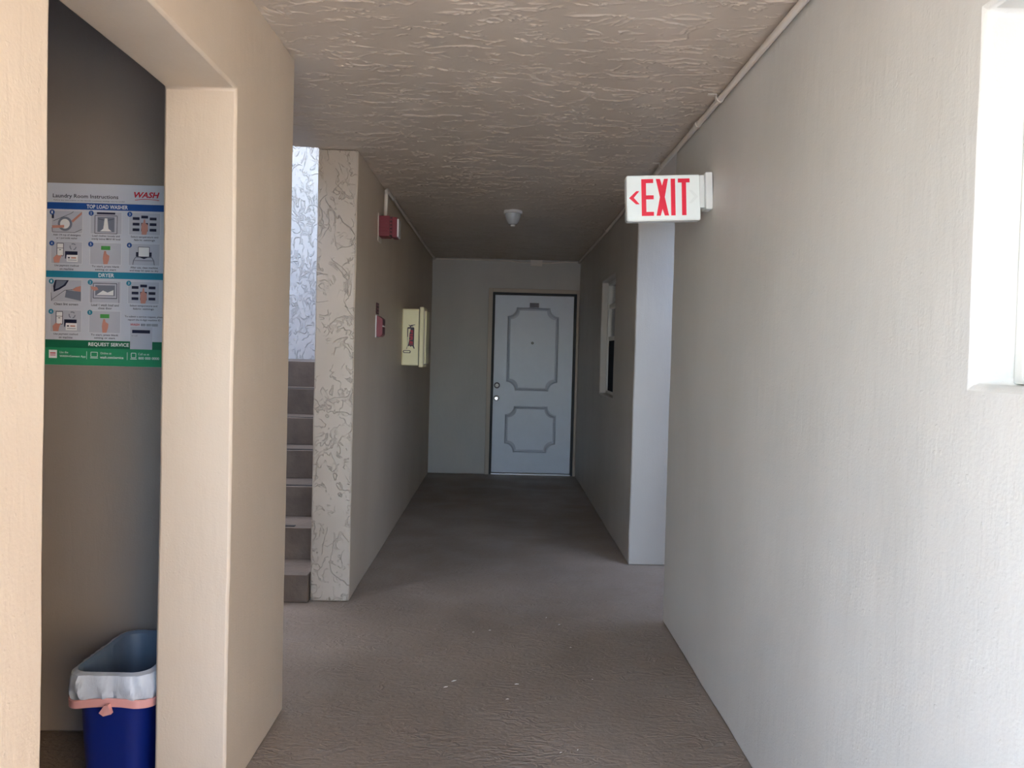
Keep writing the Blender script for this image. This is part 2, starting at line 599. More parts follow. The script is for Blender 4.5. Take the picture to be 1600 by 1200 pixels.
# stairwell, open to the sky; walls raised out of view to keep sun out
slab('wall_stairwell', 'y', 7.2, 7.4, (-2.25, -1.004), (0.0, 7.8), [], M['white_stucco'], 'bright white stucco wall above the stair landing', 'wall', amp=0.004)
slab('wall_stairwell_side', 'x', -2.45, -2.25, (2.887, 7.4), (0.0, 7.8), [], M['white_stucco'], 'white side wall of the stairwell', 'wall', step=0.2)
slab('wall_stairwell_upper', 'x', -1.004, -0.80, (4.11, 7.4), (H + 0.32, 7.8), [], M['white_stucco'], 'white upper floor wall beside the stairwell', 'wall', step=0.2)
slab('wall_upper_end', 'y', 8.67, 8.87, (-0.8, 2.6), (H + 0.32, 7.8), [], M['paint'], 'upper floor end wall above the corridor', 'wall', step=0.3)
# outside, behind the camera; unseen walls added to shape the daylight
slab('ground', 'z', -0.3, -0.006, (-14, 14), (-16, YP), [(-15, XL, YF, YP + 1), (XR, 15, YF, YP + 1)], M['concrete'], 'pale concrete courtyard, brought into the passage out of view to bounce light', 'ground', step=1.0, amp=0.0)
slab('wall_warm_bounce', 'x', 3.6, 3.9, (-6.0, -1.2), (-0.02, 4.5), [], M['ochre'], 'added unseen beige wall that bounces warm sunlight into the passage', 'wall', step=0.5)  # added unseen wall, bounces warm sun onto the left wall


slab('wall_sky_block', 'y', -6.5, -6.2, (-9, 3.9), (-0.02, 1.8), [], M['grey_blocker'], 'added unseen grey wall that cuts sky light behind the camera', 'wall', step=0.5)  # added unseen wall, dims the light entering along the passage

# ------------------------------------------------------------------ staircase
st = thing('staircase', (-1.6, 4.12, 0), 'brown painted concrete stairs climbing beside the stucco pillar', 'stairs')
Y_ST, TR = 4.12, 0.293
zs = [0.0, 0.152, 0.338, 0.522, 0.706, 0.890, 1.076, 1.268]
ends = [-1.30, -1.165, -1.115, -1.01, -1.01, -1.01]
for i in range(7):
    ya = Y_ST + i * TR
    mb = MB()
    n = 14
    xs = [-2.246 + (2.246 - 1.0075) * k / n for k in range(n + 1)]
    for k in range(n):
        pass
    # one solid course per step, slightly uneven along the nosing
    vs, fs = [], []
    for k, x in enumerate(xs):
        w1 = mnoise.noise(Vector((x * 6, i * 3.1, 0))) * 0.004
        w2 = mnoise.noise(Vector((x * 6, i * 3.1, 7))) * 0.003
        vs += [(x, ya + w1, zs[i]), (x, ya - 0.012 + w1, zs[i + 1] + w2), (x, 7.19, zs[i + 1]), (x, 7.19, zs[i])]
    for k in range(n):
        a, b = k * 4, k * 4 + 4
        for e in range(4):
            f = (e + 1) % 4
            fs.append((a + e, b + e, b + f, a + f))
    fs.append((0, 1, 2, 3))
    fs.append((n * 4 + 3, n * 4 + 2, n * 4 + 1, n * 4))
    mb.add(vs, fs)
    sp = part(mb, 'step', M['stair'], st, 0.003, False)
    if i < 6:
        gx = ends[i]
        part(MB().box(-2.2, gx, ya + 0.012, ya + 0.042, zs[i + 1] - 0.002, zs[i + 1] + 0.0035), 'grip_strip', M['black'], sp)

# ------------------------------------------------------------------ front door
dr = thing('door_1', (0.367, D_END, 0.0), 'pale blue-white panel door closing the end of the corridor', 'door', kind='structure')
YD = D_END + 0.018               # face of the leaf
leaf = part(MB().box(DX0, DX1, YD, YD + 0.045, 0.022, DZ1), 'door_leaf', M['door'], dr, 0.003)


def notched(x0, x1, z0, z1, r, seg=8):
    """rectangle whose corners are scooped out by quarter circles"""
    pts = []
    for cx, cz, a0 in ((x0, z0, 90), (x1, z0, 180), (x1, z1, 270), (x0, z1, 0)):
        arc = []
        for k in range(seg + 1):
            a = math.radians(a0 - 90 * k / seg)
            arc.append((cx + r * math.cos(a), cz + r * math.sin(a)))
        pts += arc
    return pts


def moulding(x0, x1, z0, z1, r, wdt):
    outer = notched(x0, x1, z0, z1, r)
    mid = notched(x0 + wdt * 0.35, x1 - wdt * 0.35, z0 + wdt * 0.35, z1 - wdt * 0.35, r)
    mid2 = notched(x0 + wdt * 0.7, x1 - wdt * 0.7, z0 + wdt * 0.7, z1 - wdt * 0.7, r)
    inner = notched(x0 + wdt, x1 - wdt, z0 + wdt, z1 - wdt, r)
    mb = MB()
    n = len(outer)
    lay = [(outer, 0.001), (outer, -0.007), (mid, -0.014), (mid2, -0.006), (mid2, -0.011), (inner, -0.009), (inner, 0.001)]
    vs = [(p[0], YD + dy, p[1]) for ring, dy in lay for p in ring]
    fs = []
    for k in range(len(lay) - 1):
        for i in range(n):
            j = (i + 1) % n
            fs.append((k * n + i, k * n + j, (k + 1) * n + j, (k + 1) * n + i))
    mb.add(vs, fs)
    part(mb, 'moulding', M['moulding'], leaf)


moulding(0.066, 0.646, 0.953, 1.895, 0.100, 0.036)
moulding(0.063, 0.641, 0.255, 0.782, 0.098, 0.034)
part(MB().box(0.312, 0.416, YD - 0.006, YD + 0.001, 1.898, 1.948), 'number_plate', M['plate'], leaf, 0.002)
pe = part(MB().lathe([(0.014, 0.001), (0.014, -0.004), (0.010, -0.006)], (0.353, YD, 1.496), 'y', 16), 'peephole', M['black'], leaf, smooth=True)
part(MB().lathe([(0.006, -0.0055), (0.005, -0.009)], (0.353, YD, 1.496), 'y', 12), 'lens', M['lens'], pe)
db = part(MB().lathe([(0.034, 0.001), (0.034, -0.010), (0.029, -0.018)], (-0.036, YD, 1.009), 'y', 24), 'deadbolt', M['plate'], leaf, smooth=True)
dc = part(MB().lathe([(0.021, -0.017), (0.021, -0.026), (0.018, -0.028)], (-0.036, YD, 1.009), 'y', 20), 'lock_cylinder', M['lens'], db, smooth=True)
kb = part(MB().lathe([(0.033, 0.001), (0.033, -0.006), (0.014, -0.012), (0.013, -0.035), (0.027, -0.045), (0.028, -0.062), (0.018, -0.072)], (-0.039, YD, 0.865), 'y', 24),
          'door_knob', M['steel'], leaf, smooth=True)
# frame: casing on the wall, stop and dark weatherstrip
fx0, fx1, fz1 = DX0 - 0.027, DX1 + 0.029, DZ1 + 0.026
mb = MB()
mb.box(fx0, DX0 - 0.003, D_END - 0.006, YD + 0.05, 0.0, fz1).box(DX1 + 0.003, fx1, D_END - 0.006, YD + 0.05, 0.0, fz1).box(DX0 - 0.003, DX1 + 0.003, D_END - 0.006, YD + 0.05, DZ1 + 0.003, fz1)
part(mb, 'weatherstrip', M['gap'], dr)
part(MB().box(fx0 - 0.048, fx0, D_END - 0.022, D_END + 0.06, 0.0, fz1 + 0.045), 'frame_jamb', M['trim'], dr, 0.004)
part(MB().box(fx1, XR - 0.004, D_END - 0.022, D_END + 0.06, 0.0, fz1 + 0.045), 'frame_jamb', M['trim'], dr, 0.004)
part(MB().box(fx0, fx1, D_END - 0.022, D_END + 0.06, fz1, fz1 + 0.045), 'frame_head', M['trim'], dr, 0.004)
part(MB().box(DX0 - 0.003, DX1 + 0.003, D_END + 0.0, YD + 0.06, 0.0, 0.016), 'threshold', M['steel'], dr, 0.003)
part(MB().box(fx0, fx1, YD + 0.055, YD + 0.09, 0.0, fz1), 'door_stop', M['gap'], dr)


# ------------------------------------------------------------------ windows
def window(name, hole, xg, label, blind_from, blind_mat, rails, near):
    y0, y1, z0, z1 = hole
    t = thing(name, (xg, (y0 + y1) / 2, z0), label, 'window', kind='structure')
    fw_ = 0.028
    g = 0.002
    part(MB().box(xg - 0.02, xg + 0.05, y0 + g, y0 + fw_, z0 + g, z1 - g), 'frame_stile', M['win_frame'], t, 0.004)
    part(MB().box(xg - 0.02, xg + 0.05, y1 - fw_, y1 - g, z0 + g, z1 - g), 'frame_stile', M['win_frame'], t, 0.004)
    part(MB().box(xg - 0.02, xg + 0.05, y0 + fw_, y1 - fw_, z1 - fw_, z1 - g), 'frame_head', M['win_frame'], t, 0.004)
    part(MB().box(xg - 0.02, xg + 0.05, y0 + fw_, y1 - fw_, z0 + g, z0 + fw_), 'frame_sill', M['win_frame'], t, 0.004)
    edges = [z0 + fw_] + [r for r in rails] + [z1 - fw_]
    for r in rails:
        part(MB().box(xg - 0.012, xg + 0.035, y0 + fw_, y1 - fw_, r - 0.018, r + 0.018), 'rail', M['win_frame'], t, 0.003)
    for a, b in zip(edges[:-1], edges[1:]):
        pa = a + (0.018 if a in rails else 0)
        pb = b - (0.018 if b in rails else 0)
        part(MB().box(xg + 0.012, xg + 0.017, y0 + fw_, y1 - fw_, pa, pb), 'pane', M['glass'], t)
    if not near:
        part(MB().box(xg - 0.006, xg - 0.004, y0 + fw_, y1 - fw_, z0 + fw_, rails[0] - 0.018), 'insect_screen', M['screen'], t)
    if blind_from is not None:
        n = 18
        top, bot = z1 + 0.02, blind_from
        k = int((top - bot) / 0.045)
        bl = thing('window_blind', (xg + 0.11, (y0 + y1) / 2, bot), {True: 'pale blue slatted blind behind the near window', False: 'white slatted blind behind the corridor window'}[near], 'blind')
        part(MB().box(xg + 0.085, xg + 0.135, y0 + 0.01, y1 - 0.01, top - 0.03, top), 'head_rail', blind_mat, bl)
        for i in range(k):
            zc = top - 0.05 - i * (top - bot - 0.05) / k
            mb = MB()
            mb.add([(xg + 0.098, y0 + 0.015, zc - 0.024), (xg + 0.098, y1 - 0.015, zc - 0.024), (xg + 0.122, y1 - 0.015, zc + 0.024), (xg + 0.122, y0 + 0.015, zc + 0.024),
                    (xg + 0.100, y0 + 0.015, zc - 0.025), (xg + 0.100, y1 - 0.015, zc - 0.025), (xg + 0.124, y1 - 0.015, zc + 0.023), (xg + 0.124, y0 + 0.015, zc + 0.023)],
                   [(0, 1, 2, 3), (7, 6, 5, 4), (0, 4, 5, 1), (1, 5, 6, 2), (2, 6, 7, 3), (3, 7, 4, 0)])
            part(mb, 'slat', blind_mat, bl)
        part(MB().box(xg + 0.095, xg + 0.125, y0 + 0.01, y1 - 0.01, bot - 0.012, bot), 'bottom_rail', blind_mat, bl)
    return t


window('window_1', NW, 0.968, 'white framed window recessed in the right wall at the picture edge', NW[2] + 0.03, M['sky_film'], [1.70], True)
window('window_2', FW, 0.948, 'sash window recessed in the dark corridor wall near the door', 1.52, M['blind'], [1.52, 1.80], False)

# ------------------------------------------------------------------ exit sign
EX_Y = 3.235
ex0, ex1, ez0, ez1 = 0.514, 0.820, 1.956, 2.141
es = thing('exit_sign', (XR - 0.006, EX_Y + 0.025, 2.05), 'white exit sign with red letters on the long right wall', 'exit sign')


def rrect(x0, x1, z0, z1, r, seg=4):
    pts = []
    for cx, cz, a0 in ((x1 - r, z1 - r, 0), (x0 + r, z1 - r, 90), (x0 + r, z0 + r, 180), (x1 - r, z0 + r, 270)):
        for k in range(seg + 1):
            a = math.radians(a0 + 90 * k / seg)
            pts.append((cx + r * math.cos(a), cz + r * math.sin(a)))
    return pts


part(MB().prism_y(rrect(ex0 - 0.003, ex1 + 0.003, ez0 - 0.004, ez1 + 0.003, 0.008), EX_Y + 0.004, EX_Y + 0.05), 'housing', M['white_plastic'], es, 0.002)
face = part(MB().prism_y(rrect(ex0, ex1, ez0, ez1, 0.008), EX_Y, EX_Y + 0.006), 'face_panel', M['sign_face'], es, 0.0015)
SU = (ex1 - ex0) / 1000.0


def sp_(pts):
    return [(ex0 + a * SU, ez1 - b * SU) for a, b in pts]


T0, T1, WL = 46, 548, 60
letters = {
    'E': [(195, T0), (358, T0), (358, T0 + 54), (258, T0 + 54), (258, 268), (362, 268), (362, 322), (258, 322), (258, T1 - 54), (362, T1 - 54), (362, T1), (195, T1)],
    'X': [(396, T0), (452, T0), (480, 138), (508, T0), (562, T0), (515, 295), (570, T1), (512, T1), (482, 455), (455, T1), (398, T1), (448, 295)],
    'I': [(600, T0), (660, T0), (660, T1), (600, T1)],
    'T': [(698, T0), (860, T0), (860, T0 + 54), (810, T0 + 54), (810, T1), (750, T1), (750, T0 + 54), (698, T0 + 54)],
}
for ch, pts in letters.items():
    part(MB().prism_y(sp_(pts), EX_Y - 0.0015, EX_Y + 0.001), 'letter', M['sign_red'], face)
part(MB().prism_y(sp_([(24, 300), (122, 208), (166, 208), (88, 298), (166, 386), (118, 386)]), EX_Y - 0.0015, EX_Y + 0.001), 'arrow', M['sign_red'], face)
part(MB().prism_y(sp_([(978, 295), (890, 205), (846, 205), (922, 295), (846, 385), (890, 385)]), EX_Y - 0.001, EX_Y + 0.001), 'arrow_knockout', M['sign_relief'], face)
part(MB().box(0.823, 0.842, EX_Y + 0.008, EX_Y + 0.046, 2.005, 2.143), 'arm', M['white_plastic'], es, 0.003)
part(MB().box(0.842, XR + 0.0, EX_Y - 0.012, EX_Y + 0.062, 1.995, 2.150), 'wall_canopy', M['white_plastic'], es, 0.004)
es.rotation_euler = (0, -0.048, 0)

# ------------------------------------------------------------------ fire alarm horn strobe
al = thing('fire_alarm', (XL, 4.91, 2.07), 'red fire alarm horn strobe high on the left corridor wall', 'fire alarm')
part(MB().box(XL, XL + 0.005, 4.845, 4.975, 2.055, 2.228), 'back_plate', M['conduit'], al, 0.001)
bb = part(MB().box(XL + 0.005, XL + 0.072, 4.855, 4.965, 2.085, 2.215), 'back_box', M['alarm_red'], al, 0.004)
for k in range(3):
    z = 2.108 + k * 0.036
    part(MB().box(XL + 0.012, XL + 0.062, 4.851, 4.857, z, z + 0.022), 'rib', M['alarm_red'], bb, 0.002)
hr = part(MB().box(XL + 0.072, XL + 0.088, 4.862, 4.958, 2.090, 2.210), 'horn_grille', M['alarm_dark'], al, 0.002)
for k in range(5):
    z = 2.098 + k * 0.022
    part(MB().box(XL + 0.070, XL + 0.091, 4.857, 4.963, z, z + 0.009), 'grille_bar', M['alarm_red'], hr, 0.001)
part(MB().box(XL + 0.088, XL + 0.118, 4.856, 4.964, 2.080, 2.207), 'strobe_body', M['alarm_red'], al, 0.004)
part(MB().box(XL + 0.117, XL + 0.129, 4.862, 4.958, 2.085, 2.198), 'strobe_lens', M['lens'], al, 0.004)

# pull station and its sticker
ps = thing('pull_station', (XL, 4.895, 1.45), 'small red fire alarm pull station on the left corridor wall', 'pull station')
part(MB().box(XL, XL + 0.006, 4.838, 4.962, 1.448, 1.588), 'back_plate', M['lens'], ps, 0.001)
mb = MB()
y0, y1 = 4.845, 4.955
mb.add([(XL + 0.006, y0, 1.453), (XL + 0.030, y0, 1.453), (XL + 0.043, y0, 1.466), (XL + 0.043, y0, 1.566), (XL + 0.016, y0, 1.584), (XL + 0.006, y0, 1.584)] +
       [(XL + 0.006, y1, 1.453), (XL + 0.030, y1, 1.453), (XL + 0.043, y1, 1.466), (XL + 0.043, y1, 1.566), (XL + 0.016, y1, 1.584), (XL + 0.006, y1, 1.584)],
       [(5, 4, 3, 2, 1, 0), (6, 7, 8, 9, 10, 11)] + [(i, (i + 1) % 6, 6 + (i + 1) % 6, 6 + i) for i in range(6)])
pb = part(mb, 'body', M['alarm_red'], ps, 0.002)
part(MB().box(XL + 0.040, XL + 0.048, 4.850, 4.950, 1.517, 1.524), 'pull_bar', M['lens'], ps, 0.001)
part(MB().box(XL + 0.041, XL + 0.045, 4.858, 4.942, 1.528, 1.560), 'recess_panel', M['alarm_dark'], ps, 0.001)
part(MB().box(XL + 0.041, XL + 0.045, 4.858, 4.942, 1.472, 1.512), 'handle_plate', M['alarm_dark'], ps, 0.001)
sk = thing('wall_sticker', (XL, 4.9, 1.596), 'small dark red sticker above the pull station', 'sticker')
bs = part(MB().box(XL, XL + 0.002, 4.848, 4.952, 1.596, 1.668), 'backing', M['alarm_dark'], sk)
for k in range(3):
    part(MB().box(XL + 0.0015, XL + 0.0035, 4.862, 4.938, 1.604 + k * 0.022, 1.614 + k * 0.022), 'printed_line', M['alarm_red'], bs)

# ------------------------------------------------------------------ fire extinguisher cabinet
CY0, CY1 = 6.12, 6.39
cb = thing('extinguisher_cabinet', (XL, 6.25, 1.25), 'cream plastic fire extinguisher cabinet on the left corridor wall', 'cabinet')
XB = XL + 0.138
part(MB().box(XL, XB, CY0, CY1, 1.253, 1.706), 'body', M['cream'], cb, 0.012, segs=3)
lid = part(MB().box(XB + 0.001, XB + 0.036, CY0 - 0.006, CY1 + 0.006, 1.240, 1.722), 'lid', M['cream'], cb, 0.008, segs=3)
part(MB().box(XB + 0.035, XB + 0.041, CY0 + 0.016, CY1 - 0.016, 1.262, 1.700), 'lid_groove', M['trim'], lid)
part(MB().box(XB + 0.040, XB + 0.056, CY0 + 0.022, CY1 - 0.022, 1.268, 1.694), 'lid_panel', M['cream'], lid, 0.006)
part(MB().box(XB - 0.002, XB + 0.0015, CY0 - 0.003, CY1 + 0.003, 1.247, 1.714), 'seal', M['gap'], cb)
GX, GZ = XL + 0.000, 0.0


def cz(px, py):
    return (XL + (px - 152) * 0.000556, 1.690 - (py - 205) * 0.000527)


def decal(name, mat, pts, y, par):
    return part(MB().prism_y([cz(*p) for p in pts], CY0 - y, CY0 - y + 0.0012), name, mat, par)


art = decal('extinguisher_picture', M['ink'], [(238, 455), (322, 455), (330, 470), (330, 735), (342, 775), (330, 780), (312, 745), (300, 738), (282, 752), (268, 735), (246, 742), (236, 780), (222, 785), (232, 735), (230, 470)], 0.0008, cb)
decal('picture_body', M['cream'], [(244, 478), (278, 478), (262, 560), (258, 660), (244, 735)], 0.0014, art)
decal('picture_hose', M['cream'], [(236, 600), (242, 600), (240, 790), (232, 790)], 0.0015, art)
decal('picture_valve', M['ink'], [(248, 415), (268, 428), (292, 420), (340, 412), (340, 420), (300, 432), (322, 440), (286, 440), (282, 456), (268, 456), (266, 440), (250, 428)], 0.0009, art)
decal('picture_nozzle', M['ink'], [(172, 825), (185, 803), (275, 803), (288, 822), (278, 845), (186, 845)], 0.0009, art)
decal('picture_nozzle', M['cream'], [(184, 825), (192, 812), (268, 812), (274, 822), (268, 835), (194, 835)], 0.0015, art)


# ------------------------------------------------------------------ lettering helper
def text_mesh(body, italic=0.0, bold=0.0):
    cu = bpy.data.curves.new('lettering', 'FONT')
    cu.body = body
    cu.size = 1.0
    cu.shear = italic
    cu.offset = bold
    cu.resolution_u = 2
    o = bpy.data.objects.new('lettering', cu)
    COL.objects.link(o)
    dg = bpy.context.evaluated_depsgraph_get()
    me = bpy.data.meshes.new_from_object(o.evaluated_get(dg))
    vs = [tuple(v.co) for v in me.vertices]
    fs = [tuple(p.vertices) for p in me.polygons]
    bpy.data.objects.remove(o)
    bpy.data.curves.remove(cu)
    bpy.data.meshes.remove(me)
    return vs, fs


def text_into(mb, body, fmap, u0_, u1_, v0_, v1_, y, italic=0.0, bold=0.0, rot=False):
    """fit the lettering into the box u0..u1, v0..v1 (v grows downwards); fmap turns (u, v) into (x, z)"""
    vs, fs = text_mesh(body, italic, bold)
    xs = [p[0] for p in vs]
    ys = [p[1] for p in vs]
    ax, bx, ay, by = min(xs), max(xs), min(ys), max(ys)
    out_ = []
    for p in vs:
        s, t_ = (p[0] - ax) / (bx - ax), (p[1] - ay) / (by - ay)
        if rot:
            u_, v_ = u0_ + (u1_ - u0_) * (1 - t_), v0_ + (v1_ - v0_) * s
            u_, v_ = u0_ + (u1_ - u0_) * t_, v0_ + (v1_ - v0_) * s
            u_ = u0_ + (u1_ - u0_) * t_
        else:
            u_, v_ = u0_ + (u1_ - u0_) * s, v1_ - (v1_ - v0_) * t_
        x, z = fmap(u_, v_)
        out_.append((x, y, z))
    mb.add(out_, fs)
    return mb


mb = MB()
text_into(mb, 'FIRE', cz, 266, 312, 500, 725, CY0 - 0.0012, rot=True, bold=0.02)
part(mb, 'picture_lettering', M['ink_red'], art)

# ------------------------------------------------------------------ ceiling light
LX, LY = 0.064, 5.75
cl = thing('ceiling_light', (LX, LY, H), 'small jelly-jar light fixture hanging from the dark ceiling', 'light')
part(MB().lathe([(0.050, 0.0), (0.068, -0.004), (0.070, -0.022), (0.062, -0.027)], (LX, LY, H)), 'base', M['fixture'], cl, smooth=True)
jar = part(MB().lathe([(0.060, -0.026), (0.060, -0.034), (0.056, -0.052), (0.048, -0.076), (0.036, -0.098), (0.020, -0.108)], (LX, LY, H)), 'glass_jar', M['frosted'], cl, smooth=True)
part(MB().lathe([(0.016, -0.107), (0.016, -0.118), (0.010, -0.122)], (LX, LY, H), seg=16), 'finial', M['fixture'], cl, smooth=True)


# ------------------------------------------------------------------ conduits
def clamp(par, p, axis_r, x_wall, up):
    """one-hole strap around a conduit running along y at p, screwed to the ceiling"""
    mb = MB()
    r = axis_r + 0.004
    pts = []
    sgn = 1 if x_wall > p[0] else -1
    for k in range(9):
        a = math.radians(-20 + 200 * k / 8)
        pts.append((p[0] + sgn * r * math.cos(a), p[2] - r * math.sin(a)))
    pts.append((p[0] - sgn * (r + 0.002), H - 0.012))
    pts.append((p[0] - sgn * (r + 0.034), H - 0.012))
    inn = [(x + (p[0] - x) * 0.22, z + (p[2] - z) * 0.22) for x, z in pts[:9]] + [(pts[9][0] + sgn * 0.003, H - 0.0085), (pts[10][0], H - 0.0085)]
    n = len(pts)
    vs = []
    for (x, z) in pts:
        vs += [(x, p[1] - 0.011, z), (x, p[1] + 0.011, z)]
    for (x, z) in inn:
        vs += [(x, p[1] - 0.011, z), (x, p[1] + 0.011, z)]
    fs = []
    for i in range(n - 1):
        a, b = 2 * i, 2 * (i + 1)
        c, d = 2 * n + a, 2 * n + b
        fs += [(a, a + 1, b + 1, b), (c, d, d + 1, c + 1), (a, b, d, c), (a + 1, c + 1, d + 1, b + 1)]
    fs += [(0, 2 * n, 2 * n + 1, 1), (2 * n - 2, 2 * n - 1, 4 * n - 1, 4 * n - 2)]
    mb.add(vs, fs)
    part(mb, 'clamp', M['conduit'], par)


RC = 0.0125
cr = thing('conduit_pipe', (XR - 0.019, 4.0, H - 0.018), 'painted conduit along the ceiling above the exit sign', 'conduit')
pts = [(XR - 0.019 + 0.0015 * math.sin(y * 2.1), y, H - 0.026 + 0.0015 * math.sin(y * 1.7)) for y in [0.4 + k * 0.25 for k in range(37)] if y < 8.64] + [(XR - 0.019, 8.645, H - 0.026)]
part(MB().tube(pts, RC), 'pipe', M['conduit'], cr, smooth=True)
for y in (2.0, 3.098, 4.203, 5.3, 6.4, 7.5):
    clamp(cr, (XR - 0.019, y, H - 0.026), RC, XR, True)
for y in (3.45, 6.9):
    part(MB().tube([(XR - 0.019, y - 0.02, H - 0.026), (XR - 0.019, y + 0.02, H - 0.026)], RC + 0.003), 'coupling', M['conduit'], cr, smooth=True)
c2 = thing('conduit_pipe', (XL + 0.017, 5.0, 2.215), 'painted conduit running from the red fire alarm along the left ceiling corner', 'conduit')
xa = XL + 0.026
pts = [(xa, 4.985, 2.216), (xa, 4.987, 2.30), (xa, 4.99, H - 0.062), (xa, 4.997, H - 0.040), (xa, 5.018, H - 0.027), (xa, 5.06, H - 0.024)] + [(xa - 0.003, y, H - 0.024) for y in (5.6, 6.2, 6.8, 7.4, 8.0, 8.645)]
part(MB().box(XL + 0.008, XL + 0.05, 4.955, 5.01, 2.196, 2.22), 'connector', M['conduit'], c2, 0.004)
part(MB().tube(pts, 0.0118), 'pipe', M['conduit'], c2, smooth=True)
for y in (5.32, 6.15, 7.2):
    clamp(c2, (xa - 0.003, y, H - 0.024), 0.0118, XL, True)
jb = thing('junction_box', (0.371, D_END, 2.38), 'small painted junction box above the pale door', 'junction box')
part(MB().box(0.310, 0.434, D_END - 0.045, D_END, 2.362, 2.426), 'box', M['trim'], jb, 0.003)
part(MB().box(0.306, 0.438, D_END - 0.050, D_END - 0.044, 2.358, 2.426), 'cover', M['conduit'], jb, 0.002)
c3 = thing('conduit_pipe', (-0.2, D_END - 0.015, 2.41), 'thin conduit crossing the end wall left of the junction box', 'conduit')
yy = D_END - 0.014
part(MB().tube([(XL + 0.04, yy, H - 0.022), (-0.2, yy, H - 0.022), (0.05, yy, H - 0.024), (0.12, yy, H - 0.030), (0.20, yy, H - 0.038), (0.26, yy, H - 0.042), (0.309, yy, H - 0.042)], 0.0085), 'pipe', M['conduit'], c3, smooth=True)
c4 = thing('conduit_pipe', (0.65, D_END - 0.015, 2.41), 'thin conduit crossing the end wall right of the junction box', 'conduit')
part(MB().tube([(0.435, yy, H - 0.042), (0.48, yy, H - 0.042), (0.55, yy, H - 0.036), (0.62, yy, H - 0.028), (0.70, yy, H - 0.022), (XR - 0.035, yy, H - 0.022)], 0.0085), 'pipe', M['conduit'], c4, smooth=True)

# ------------------------------------------------------------------ laundry poster
PY = 2.682
PPM = 446.6


def pm(u_, v_):
    """poster layout units -> x, z on the wall"""
    du, dv = u_ - 168.0, v_ - 324.0
    return (-1.372 + (du + 0.0258 * dv) / PPM, 1.836 - (dv - 0.0258 * du) / PPM)


def pms(u_, v_):
    du, dv = u_ - 168.0, v_ - 324.0
    return (-1.372 + du / PPM, 1.836 - dv / PPM)


po = thing('laundry_poster', (-1.372, PY, 1.29), 'printed laundry room instructions poster on the dim laundry wall', 'poster')


def rect(mb, u0_, u1_, v0_, v1_, lay):
    y = PY - 0.0005 - lay * 0.0005
    a = pms(u0_, v0_)
    b = pms(u1_, v1_)
    mb.add([(a[0], y, b[1]), (b[0], y, b[1]), (b[0], y, a[1]), (a[0], y, a[1])], [(0, 1, 2, 3)])
    return mb


def poly(mb, pts, lay):
    y = PY - 0.0005 - lay * 0.0005
    ps_ = [pms(*p) for p in pts]
    mb.add([(p[0], y, p[1]) for p in ps_], [tuple(range(len(ps_)))])
    return mb


def disc(mb, cu, cv, r, lay, n=18, ry=None):
    return poly(mb, [(cu + r * math.cos(2 * math.pi * k / n), cv + (ry or r) * math.sin(2 * math.pi * k / n)) for k in range(n)], lay)


def stroke(mb, pts, wd, lay):
    y = PY - 0.0005 - lay * 0.0005
    for (a, b) in zip(pts[:-1], pts[1:]):
        d = Vector((b[0] - a[0], b[1] - a[1]))
        if d.length < 1e-6:
            continue
        d.normalize()
        n = Vector((-d.y, d.x)) * wd / 2
        q_ = [(a[0] + n.x, a[1] + n.y), (b[0] + n.x, b[1] + n.y), (b[0] - n.x, b[1] - n.y), (a[0] - n.x, a[1] - n.y)]
        ps_ = [pms(*p) for p in q_]
        mb.add([(p[0], y, p[1]) for p in ps_], [(0, 1, 2, 3)])
    return mb


def frame_(mb, u0_, u1_, v0_, v1_, wd, lay):
    return stroke(mb, [(u0_, v0_), (u1_, v0_), (u1_, v1_), (u0_, v1_), (u0_, v0_)], wd, lay)


def lett(mb, body, cu, v0_, v1_, width, lay, **k):
    return text_into(mb, body, pms, cu - width / 2, cu + width / 2, v0_, v1_, PY - 0.0005 - lay * 0.0005, **k)


a, b = pms(61, 289), pms(270, 569)
sheet = part(MB().box(a[0], b[0], PY, PY + 0.004, b[1], a[1]), 'sheet', M['paper'], po)
mb = lett(MB(), 'Laundry Room Instructions', 135.5, 305.5, 313.2, 100, 1, bold=0.012)
lett(mb, 'Follow the instructions on the laundry machines; settings vary by model', 141, 314.6, 316.4, 108, 1, bold=0.01)
part(mb, 'title_text', M['p_navy'], sheet)
mb = lett(MB(), 'WASH', 229, 299.5, 308.5, 39, 1, italic=0.25, bold=0.03)
stroke(mb, [(211, 312.2), (220, 310.8), (230, 310.4), (240, 311.0), (248, 312.0)], 0.8, 1)
part(mb, 'logo', M['p_red'], sheet)
for nm, mat, v0_, v1_, txt, wdt, cu, tv in (('banner', M['p_blue'], 318.8, 329, 'TOP LOAD WASHER', 63, 169, (321, 327)),
                                            ('banner', M['p_teal'], 423.8, 434, 'DRYER', 24, 169, (426, 432)),
                                            ('banner', M['p_dgreen'], 530, 542, 'REQUEST SERVICE', 62, 174, (533, 539.5))):
    bn = part(rect(MB(), 72, 266, v0_, v1_, 1), nm, mat, sheet)
    part(lett(MB(), txt, cu, tv[0], tv[1], wdt, 2, bold=0.02), 'banner_text', M['p_white'], bn)
foot = part(rect(MB(), 72, 266, 542, 568.8, 1), 'footer_strip', M['p_green'], sheet)
mb = MB()
rect(mb, 82.5, 95, 546, 558.5, 2)
rect(mb, 140.2, 140.8, 547, 559, 2)
rect(mb, 202.5, 203.1, 547, 559, 2)
frame_(mb, 147, 157, 548, 555, 0.8, 2)
rect(mb, 146, 158, 556.4, 557.4, 2)
frame_(mb, 209, 216, 548, 555, 0.9, 2)
rect(mb, 207.5, 217.5, 556.6, 557.6, 2)
lett(mb, 'Use the', 105.5, 547.5, 551, 13, 2)
lett(mb, 'WASH-Connect App', 119, 553.5, 557.6, 40, 2, bold=0.015)
lett(mb, 'Online at', 170, 547.5, 551, 17, 2)
